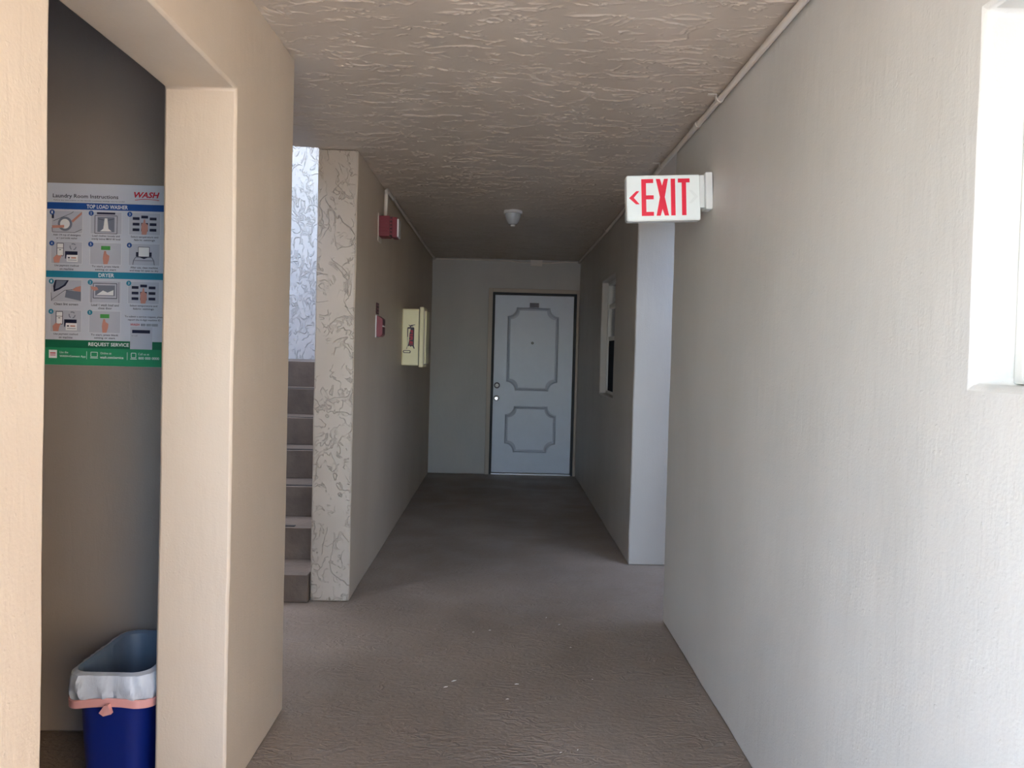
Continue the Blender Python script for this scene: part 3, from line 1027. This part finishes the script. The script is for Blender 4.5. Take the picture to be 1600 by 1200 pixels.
lett(mb, 'wash.com/service', 179, 553.5, 557.6, 36, 2, bold=0.015)
lett(mb, 'Call us at', 228, 547.5, 551, 17, 2)
lett(mb, '800 000 0000', 236, 553.5, 557.6, 32, 2, bold=0.015)
part(mb, 'footer_print', M['p_white'], foot)
mb = MB()
rect(mb, 84.5, 93, 550, 551.6, 3)
rect(mb, 84.5, 93, 553.4, 554.4, 3)
part(mb, 'app_mark', M['p_red'], foot)

panels = []
for row, (v0_, v1_) in enumerate(((331.5, 365.5), (379, 412.5), (437.5, 471.5), (484, 518))):
    for col, (u0_, u1_) in enumerate(((84, 131.5), (143.5, 191.5), (202.5, 250.5))):
        if row == 3 and col == 2:
            continue
        panels.append((row, col, u0_, u1_, v0_, v1_))
caps = {(0, 0): ('Add 1/4 cup of detergent', 'or 1 pod inside washer'), (0, 1): ('Load clothes loosely and', 'evenly below MAX fill level'),
        (0, 2): ('Select temperature and', 'fabric settings'), (1, 0): ('Use payment method', 'on machine'), (1, 1): ('To start, press blank', 'setting or start'),
        (1, 2): ('After use, clean machine', 'and keep lid open to dry'), (2, 0): ('Clean lint screen', None), (2, 1): ('Load 1 wash load and', 'close door'),
        (2, 2): ('Select temperature and', 'fabric settings'), (3, 0): ('Use payment method', 'on machine'), (3, 1): ('To start, press blank', 'setting or start')}
num = 0
for (row, col, u0_, u1_, v0_, v1_) in panels:
    num += 1
    pn_ = part(rect(MB(), u0_, u1_, v0_, v1_, 1), 'picture_panel', M['p_panel'], sheet)
    cu, cv = (u0_ + u1_) / 2, (v0_ + v1_) / 2
    ln, dk, sk_, gr, gn = MB(), MB(), MB(), MB(), MB()
    frame_(ln, u0_, u1_, v0_, v1_, 0.35, 2)
    if col == 0 and row == 0:       # drum with hands and a jug
        disc(gr, cu - 3, cv + 3, 11, 2)
        disc(ln, cu - 3, cv + 3, 7.5, 3)
        poly(sk_, [(u0_ + 1, cv + 6), (cu - 4, cv + 5), (cu - 4, cv + 9), (u0_ + 2, cv + 10)], 4)
        poly(sk_, [(u1_ - 1, v0_ + 1), (u1_ - 1, v0_ + 5), (cu + 9, cv + 1), (cu + 7, cv - 2)], 4)
        rect(dk, u0_ + 0.5, u0_ + 4, v0_ + 4, v0_ + 12, 4)
        stroke(dk, [(u0_ + 3, cv - 1), (cu + 6, v0_ + 4), (cu + 10, v0_ + 1)], 0.6, 3)
        stroke(dk, [(u0_ + 1, v1_ - 8), (u0_ + 2, v1_ - 1), (cu + 12, v1_ - 1), (u1_ - 1, v1_ - 6)], 0.6, 3)
    elif col == 1 and row == 0:     # open top loader
        rect(dk, u0_ + 10, u1_ - 10, v0_ + 1, v0_ + 4, 4)
        frame_(dk, u0_ + 7, u1_ - 7, v0_ + 6, v1_ - 0.6, 0.8, 3)
        rect(gr, u0_ + 11, u1_ - 11, v0_ + 8, v1_ - 3, 3)
        poly(ln, [(cu - 2, v0_ + 10), (cu + 2, v0_ + 10), (cu + 4, v1_ - 8), (cu + 9, v1_ - 4), (cu - 9, v1_ - 4), (cu - 4, v1_ - 8)], 4)
        stroke(dk, [(u0_ + 12, v0_ + 11), (cu - 3, v0_ + 13)], 0.6, 5)
        stroke(dk, [(u1_ - 12, v0_ + 11), (cu + 3, v0_ + 13)], 0.6, 5)
    elif col == 2 and row in (0, 2):   # key pad with a pointing hand
        for r_ in range(3):
            for c_ in range(3):
                uu_, vv_ = u0_ + 11 + c_ * 13, v0_ + 9 + r_ * 8.6 - (2.6 if c_ == 1 and r_ == 0 else 0)
                rect(dk, uu_ - 5.2, uu_ + 5.2, vv_ - 2.1, vv_ + 2.1, 3)
        poly(sk_, [(cu - 1.3, v0_ + 10), (cu + 0.9, v0_ + 10), (cu + 1.6, v0_ + 16), (cu + 5, v0_ + 18), (cu + 5.4, v0_ + 25), (cu + 3, v1_ - 0.5), (cu - 4, v1_ - 0.5), (cu - 5, v0_ + 23), (cu - 4.4, v0_ + 17), (cu - 1.8, v0_ + 15)], 4)
    elif col == 0 and row in (1, 3):   # phone, card and arrows
        frame_(dk, u0_ + 9, u0_ + 19, v0_ + 2.5, v0_ + 22, 0.8, 3)
        rect(ln, u0_ + 9.6, u0_ + 18.4, v0_ + 3.2, v0_ + 21, 2.5)
        rect(dk, u0_ + 9, u0_ + 19, v0_ + 9.5, v0_ + 10.2, 4)
        rect(dk, u0_ + 12.5, u0_ + 15.5, v0_ + 12, v0_ + 13, 4)
        poly(sk_, [(u0_ + 5, v1_ - 1), (u0_ + 4, v0_ + 25), (u0_ + 9, v0_ + 20), (u0_ + 13, v0_ + 22), (u0_ + 17, v0_ + 20), (u0_ + 14, v0_ + 27), (u0_ + 13, v1_ - 1)], 4)
        rect(dk, u0_ + 21.5, u1_ - 7, v0_ + 14.5, v0_ + 20, 3)
        poly(dk, [(u0_ + 21.5, v0_ + 19.5), (u0_ + 24, v0_ + 19.5), (u0_ + 23, v0_ + 26), (u0_ + 21.5, v0_ + 26)], 3)
        rect(ln, u0_ + 24, u1_ - 6.5, v0_ + 20, v1_ - 3, 3)
        rect(gr, u0_ + 26, u1_ - 8, v1_ - 6, v1_ - 5.2, 4)
        rect(dk, u0_ + 26, u0_ + 29, v0_ + 23.5, v0_ + 25.5, 4)
        rect(sk_, u0_ + 31, u1_ - 9, v0_ + 23.5, v0_ + 25.5, 4)
        for k in range(3):
            a0 = k * 2.094
            stroke(gr, [(u1_ - 14 + 4.6 * math.cos(a0 + j * 0.35), v0_ + 7.5 + 4.6 * math.sin(a0 + j * 0.35)) for j in range(5)], 1.5, 3)
    elif col == 1 and row in (1, 3):   # green start key with a pointing hand
        rect(gn, cu - 7, cu + 7, v0_ + 5, v0_ + 11, 3)
        poly(sk_, [(cu - 2, v0_ + 12.5), (cu + 0.6, v0_ + 12.5), (cu + 1.5, v0_ + 17), (cu + 6, v0_ + 20), (cu + 5.4, v0_ + 26), (cu + 3, v1_ - 0.5), (cu - 3, v1_ - 0.5), (cu - 4, v0_ + 24), (cu - 3.4, v0_ + 19)], 4)
    elif col == 2 and row == 1:        # washer with open lid
        frame_(dk, cu - 9, cu + 8, v0_ + 5, v0_ + 20, 0.7, 3)
        rect(ln, cu - 8.6, cu + 7.6, v0_ + 5.4, v0_ + 20, 2.6)
        rect(dk, cu - 12.5, cu - 9, v0_ + 13, v0_ + 20, 3)
        rect(dk, cu + 8, cu + 11.5, v0_ + 13, v0_ + 20, 3)
        stroke(dk, [(u0_ + 7, v1_ - 1), (u0_ + 8, v0_ + 26), (u0_ + 11, v0_ + 21), (cu - 7, v0_ + 20.5), (cu, v0_ + 23), (cu + 6, v0_ + 20.5), (u1_ - 12, v0_ + 21), (u1_ - 9, v0_ + 26), (u1_ - 8, v1_ - 1)], 0.8, 4)
        poly(dk, [(cu - 7, v0_ + 20.5), (cu + 6, v0_ + 20.5), (cu, v0_ + 23.5)], 4)
        stroke(dk, [(u0_ + 9, v0_ + 26), (u1_ - 9, v0_ + 26)], 0.6, 4)
    elif col == 0 and row == 2:        # lint screen
        poly(dk, [(u0_ + 7, v0_ + 0.5), (u0_ + 28, v0_ + 0.5), (u0_ + 23, v0_ + 9), (u0_ + 14, v0_ + 15), (u0_ + 5, v0_ + 19), (u0_ + 4, v0_ + 10)], 3)
        poly(gr, [(u0_ + 9, v0_ + 1.5), (u0_ + 25, v0_ + 1.5), (u0_ + 20, v0_ + 8), (u0_ + 12, v0_ + 13), (u0_ + 7, v0_ + 15)], 4)
        poly(gr, [(u0_ + 24, v0_ + 16), (u1_ - 1, v0_ + 18), (u1_ - 1, v1_ - 2), (u0_ + 22, v0_ + 27)], 3)
        poly(sk_, [(u1_ - 1, v0_ + 9), (u1_ - 1, v0_ + 18), (u1_ - 10, v0_ + 17), (u1_ - 14, v0_ + 15), (u1_ - 8, v0_ + 11)], 5)
        stroke(dk, [(u0_ + 1, v0_ + 20), (u0_ + 2, v1_ - 1)], 0.6, 4)
        stroke(dk, [(u0_ + 2, v1_ - 3), (u0_ + 22, v0_ + 16), (u1_ - 2, v0_ + 14)], 0.6, 3)
    elif col == 1 and row == 2:        # dryer door
        frame_(dk, u0_ + 6, u1_ - 6, v0_ + 4, v1_ - 7, 0.9, 3)
        rect(gr, u0_ + 9, u1_ - 9, v0_ + 7, v1_ - 11, 3)
        poly(ln, [(u0_ + 11, v1_ - 12), (cu - 3, v0_ + 15), (cu + 4, v0_ + 18), (u1_ - 11, v0_ + 14), (u1_ - 11, v1_ - 12)], 4)
        poly(sk_, [(u0_ + 2, v0_ + 9), (u0_ + 12, v0_ + 10), (u0_ + 14, v0_ + 14), (u0_ + 8, v0_ + 16), (u0_ + 3, v0_ + 13)], 5)
        stroke(dk, [(u0_ + 3, v0_ + 12), (u0_ + 3, v1_)], 0.5, 3)
        stroke(dk, [(u1_ - 3, v0_ + 2), (u1_ - 3, v1_)], 0.5, 3)
    for mbx, nm, mt in ((ln, 'white_shapes', M['p_white']), (dk, 'dark_shapes', M['p_navy']), (sk_, 'hand_shapes', M['p_skin']), (gr, 'grey_shapes', M['p_grey']), (gn, 'green_key', M['p_btn'])):
        if not mbx.f:
            continue
        if nm in ('hand_shapes', 'grey_shapes') and len(mbx.f) <= 3:
            for f_ in mbx.f:
                part(MB().add([mbx.v[i_] for i_ in f_], [tuple(range(len(f_)))]), nm[:-1], mt, pn_)
        else:
            tag(part(mbx, nm, mt, pn_), kind='stuff' if len(mbx.f) > 1 else None)
    bd = part(disc(MB(), u0_ + 1.5, v0_ + 2.8, 3.9, 6), 'number_badge', M['p_blue'] if row < 2 else M['p_teal'], sheet)
    n_ = str((num - 1) % 6 + 1) if row < 2 else str(num - 6)
    part(lett(MB(), n_, u0_ + 1.5, v0_ + 0.9, v0_ + 4.7, 2.2, 7), 'badge_number', M['p_white'], bd)
    l1, l2 = caps[(row, col)]
    mb = lett(MB(), l1, cu, v1_ + 1.6, v1_ + 5.2, 42 if len(l1) > 19 else 37, 1, bold=0.01)
    if l2:
        lett(mb, l2, cu, v1_ + 6.4, v1_ + 10, 44 if len(l2) > 22 else 21 if len(l2) < 12 else 32, 1, bold=0.01)
    part(mb, 'caption', M['p_navy'], sheet)
mb = lett(MB(), 'To submit a service request, please', 228, 490, 493.6, 60, 1, bold=0.01)
lett(mb, 'report the 6-digit machine ID', 228, 495, 498.6, 50, 1, bold=0.01)
lett(mb, '800 000 0000', 236, 502, 506, 26, 1, bold=0.01)
part(mb, 'caption', M['p_navy'], sheet)
part(lett(MB(), 'WASH', 214, 502, 505.6, 14, 1, italic=0.2, bold=0.02), 'logo', M['p_red'], sheet)
stk = part(rect(MB(), 207, 241, 507, 542, 3), 'pasted_label', M['p_panel'], sheet)
part(rect(MB(), 210, 237.5, 512, 517, 4), 'label_bar', M['p_navy'], stk)
part(lett(MB(), 'or call', 213.5, 519.5, 522, 9, 4), 'label_text', M['p_grey'], stk)

# ------------------------------------------------------------------ waste bin and its liner
BX0, BX1, BY0, BY1, BH = -1.264, -1.030, 2.285, 2.645, 0.374


def ring(x0, x1, y0, y1, r, n=10):
    pts = []
    for cx, cy_, a0 in ((x1 - r, y1 - r, 0), (x0 + r, y1 - r, 90), (x0 + r, y0 + r, 180), (x1 - r, y0 + r, 270)):
        for k in range(n):
            a = math.radians(a0 + 90 * k / (n - 1))
            pts.append((cx + r * math.cos(a), cy_ + r * math.sin(a)))
    # subdivide the long straight runs
    out_ = []
    for i, p in enumerate(pts):
        q_ = pts[(i + 1) % len(pts)]
        d = math.hypot(q_[0] - p[0], q_[1] - p[1])
        m_ = max(1, int(d / 0.012))
        for k in range(m_):
            out_.append((p[0] + (q_[0] - p[0]) * k / m_, p[1] + (q_[1] - p[1]) * k / m_))
    return out_


def loft(levels, close_bottom=True, close_top=False, fn=None):
    base = ring(*levels[0][:5])
    n = len(base)
    mb = MB()
    vs, fs = [], []
    cxm = (BX0 + BX1) / 2
    cym = (BY0 + BY1) / 2
    for li, (x0, x1, y0, y1, r, z) in enumerate(levels):
        # same topology at every level: scale the reference ring
        for k, p in enumerate(ring(*levels[0][:5])):
            sx = (x1 - x0) / (levels[0][1] - levels[0][0])
            sy = (y1 - y0) / (levels[0][3] - levels[0][2])
            x = (x0 + x1) / 2 + (p[0] - (levels[0][0] + levels[0][1]) / 2) * sx
            y = (y0 + y1) / 2 + (p[1] - (levels[0][2] + levels[0][3]) / 2) * sy
            v = Vector((x, y, z))
            if fn:
                v = fn(v, li, k / n)
            vs.append(v)
    for i in range(len(levels) - 1):
        for k in range(n):
            k2 = (k + 1) % n
            fs.append((i * n + k, i * n + k2, (i + 1) * n + k2, (i + 1) * n + k))
    if close_bottom:
        fs.append(tuple(range(n - 1, -1, -1)))
    if close_top:
        fs.append(tuple(range((len(levels) - 1) * n, len(levels) * n)))
    mb.add(vs, fs)
    return mb


def inset(d, z):
    return (BX0 + d, BX1 - d, BY0 + d, BY1 - d, 0.05, z)


wb_ = thing('waste_bin', ((BX0 + BX1) / 2, (BY0 + BY1) / 2, 0.0), 'dark blue plastic waste bin in the laundry room', 'bin')
part(loft([inset(0.030, 0.002), inset(0.024, 0.04), inset(0.006, BH - 0.01), inset(0.003, BH), inset(0.007, BH), inset(0.010, BH - 0.02), inset(0.033, 0.012)], True, True), 'body', M['bin'], wb_, smooth=True)
bl = thing('bin_liner', ((BX0 + BX1) / 2, (BY0 + BY1) / 2, BH), 'white plastic bag folded over the rim of the blue bin', 'bag')


def crumple(v, li, t):
    z = v.z
    nx = mnoise.noise(Vector((t * 34.0, z * 9.0, 1.7)))
    n2 = mnoise.noise(Vector((t * 90.0, z * 14.0, 4.1)))
    low = max(0.0, (BH - z) / 0.08)
    cx_, cy_ = (BX0 + BX1) / 2, (BY0 + BY1) / 2
    d = Vector((v.x - cx_, v.y - cy_, 0)).normalized()
    if li <= 6:
        k = 0.25 + 0.75 * min(1.0, low * 1.3)
        fold = abs(mnoise.noise(Vector((t * 46.0 + z * 10.0, z * 6.0, 1.7))))
        fold2 = abs(mnoise.noise(Vector((t * 105.0 - z * 20.0, z * 9.0, 8.3))))
        v = v + d * (0.005 + k * (0.030 * fold + 0.012 * fold2 - 0.009) - 0.008 * max(0.0, low - 0.55))
        v.z += 0.014 * mnoise.noise(Vector((t * 7.0, 2.2, 0))) * min(1.0, low + 0.25)
    else:
        v = v - d * (0.003 + 0.006 * (nx + 0.6) * min(1.0, max(0.0, (BH - z) / 0.08)))
    return v


skirt = loft([inset(-0.002, BH - 0.080), inset(-0.005, BH - 0.070), inset(-0.008, BH - 0.057), inset(-0.009, BH - 0.043), inset(-0.009, BH - 0.028), inset(-0.008, BH - 0.012), inset(-0.004, BH + 0.004), inset(0.004, BH + 0.010)],
             False, False, crumple)
bag = part(skirt, 'folded_edge', M['bag'], bl, smooth=True)
inner = loft([inset(0.004, BH + 0.010), inset(0.013, BH + 0.002), inset(0.017, BH - 0.04), inset(0.022, BH - 0.10), inset(0.026, BH - 0.16), inset(0.034, BH - 0.26), inset(0.040, BH - 0.335)], False, True,
             lambda v, li, t: crumple(v, 7 + li, t))
part(inner, 'inner_film', M['bag_inner'], bl, smooth=True)


def band(v, li, t):
    cx_, cy_ = (BX0 + BX1) / 2, (BY0 + BY1) / 2
    d = Vector((v.x - cx_, v.y - cy_, 0)).normalized()
    v = v + d * (0.009 + 0.004 * mnoise.noise(Vector((t * 16.0, 0.3, 1.0))))
    v.z += 0.016 * mnoise.noise(Vector((t * 7.0, 2.2, 0)))
    return v


mb = loft([inset(-0.002, BH - 0.096), inset(-0.005, BH - 0.094), inset(-0.006, BH - 0.071), inset(-0.003, BH - 0.069)], False, False, band)
part(mb, 'drawstring', M['pink'], bl, smooth=True)
mb = MB().add([(-1.160, BY0 - 0.024, BH - 0.100), (-1.143, BY0 - 0.028, BH - 0.076), (-1.131, BY0 - 0.029, BH - 0.074), (-1.123, BY0 - 0.026, BH - 0.102), (-1.145, BY0 - 0.027, BH - 0.108),
               (-1.160, BY0 - 0.012, BH - 0.100), (-1.143, BY0 - 0.014, BH - 0.076), (-1.131, BY0 - 0.014, BH - 0.074), (-1.123, BY0 - 0.012, BH - 0.102), (-1.145, BY0 - 0.012, BH - 0.108)],
              [(0, 1, 2, 3, 4), (9, 8, 7, 6, 5)] + [(i, (i + 1) % 5, 5 + (i + 1) % 5, 5 + i) for i in range(5)])
part(mb, 'drawstring_fold', M['pink'], bl)

# ------------------------------------------------------------------ paint flakes on the floor
mb = MB()
for (x, y, s, a) in ((-0.16, 3.16, 0.022, 0.6), (-0.19, 3.10, 0.018, 0.5), (0.10, 3.14, 0.016, 0.1), (0.06, 3.0, 0.012, 0.3), (0.33, 3.85, 0.012, 0.4), (0.27, 3.95, 0.010, 0.9),
                     (0.36, 3.55, 0.009, 0.2), (0.30, 2.62, 0.010, 1.0), (0.24, 2.60, 0.008, 0.4), (0.42, 3.2, 0.008, 0.7), (-0.02, 3.75, 0.010, 0.2), (-0.10, 3.72, 0.010, 0.2)):
    s *= 0.55
    c_, s_ = math.cos(a) * s, math.sin(a) * s
    z = 0.0035 + mnoise.noise(Vector((x, y, 0)) * 2.3) * 0.0
    vs = [(x - c_, y - s_, z), (x + s_ * 0.35, y - c_ * 0.35, z + 0.001), (x + c_, y + s_, z), (x - s_ * 0.3, y + c_ * 0.3, z + 0.001)]
    mb.add(vs + [(p[0], p[1], p[2] + 0.0015) for p in vs], [(3, 2, 1, 0), (4, 5, 6, 7)] + [(i, (i + 1) % 4, 4 + (i + 1) % 4, 4 + i) for i in range(4)])
tag(mb.build('paint_flakes', M['flake']), 'tiny white paint flakes scattered on the corridor floor', 'debris', None, 'stuff')
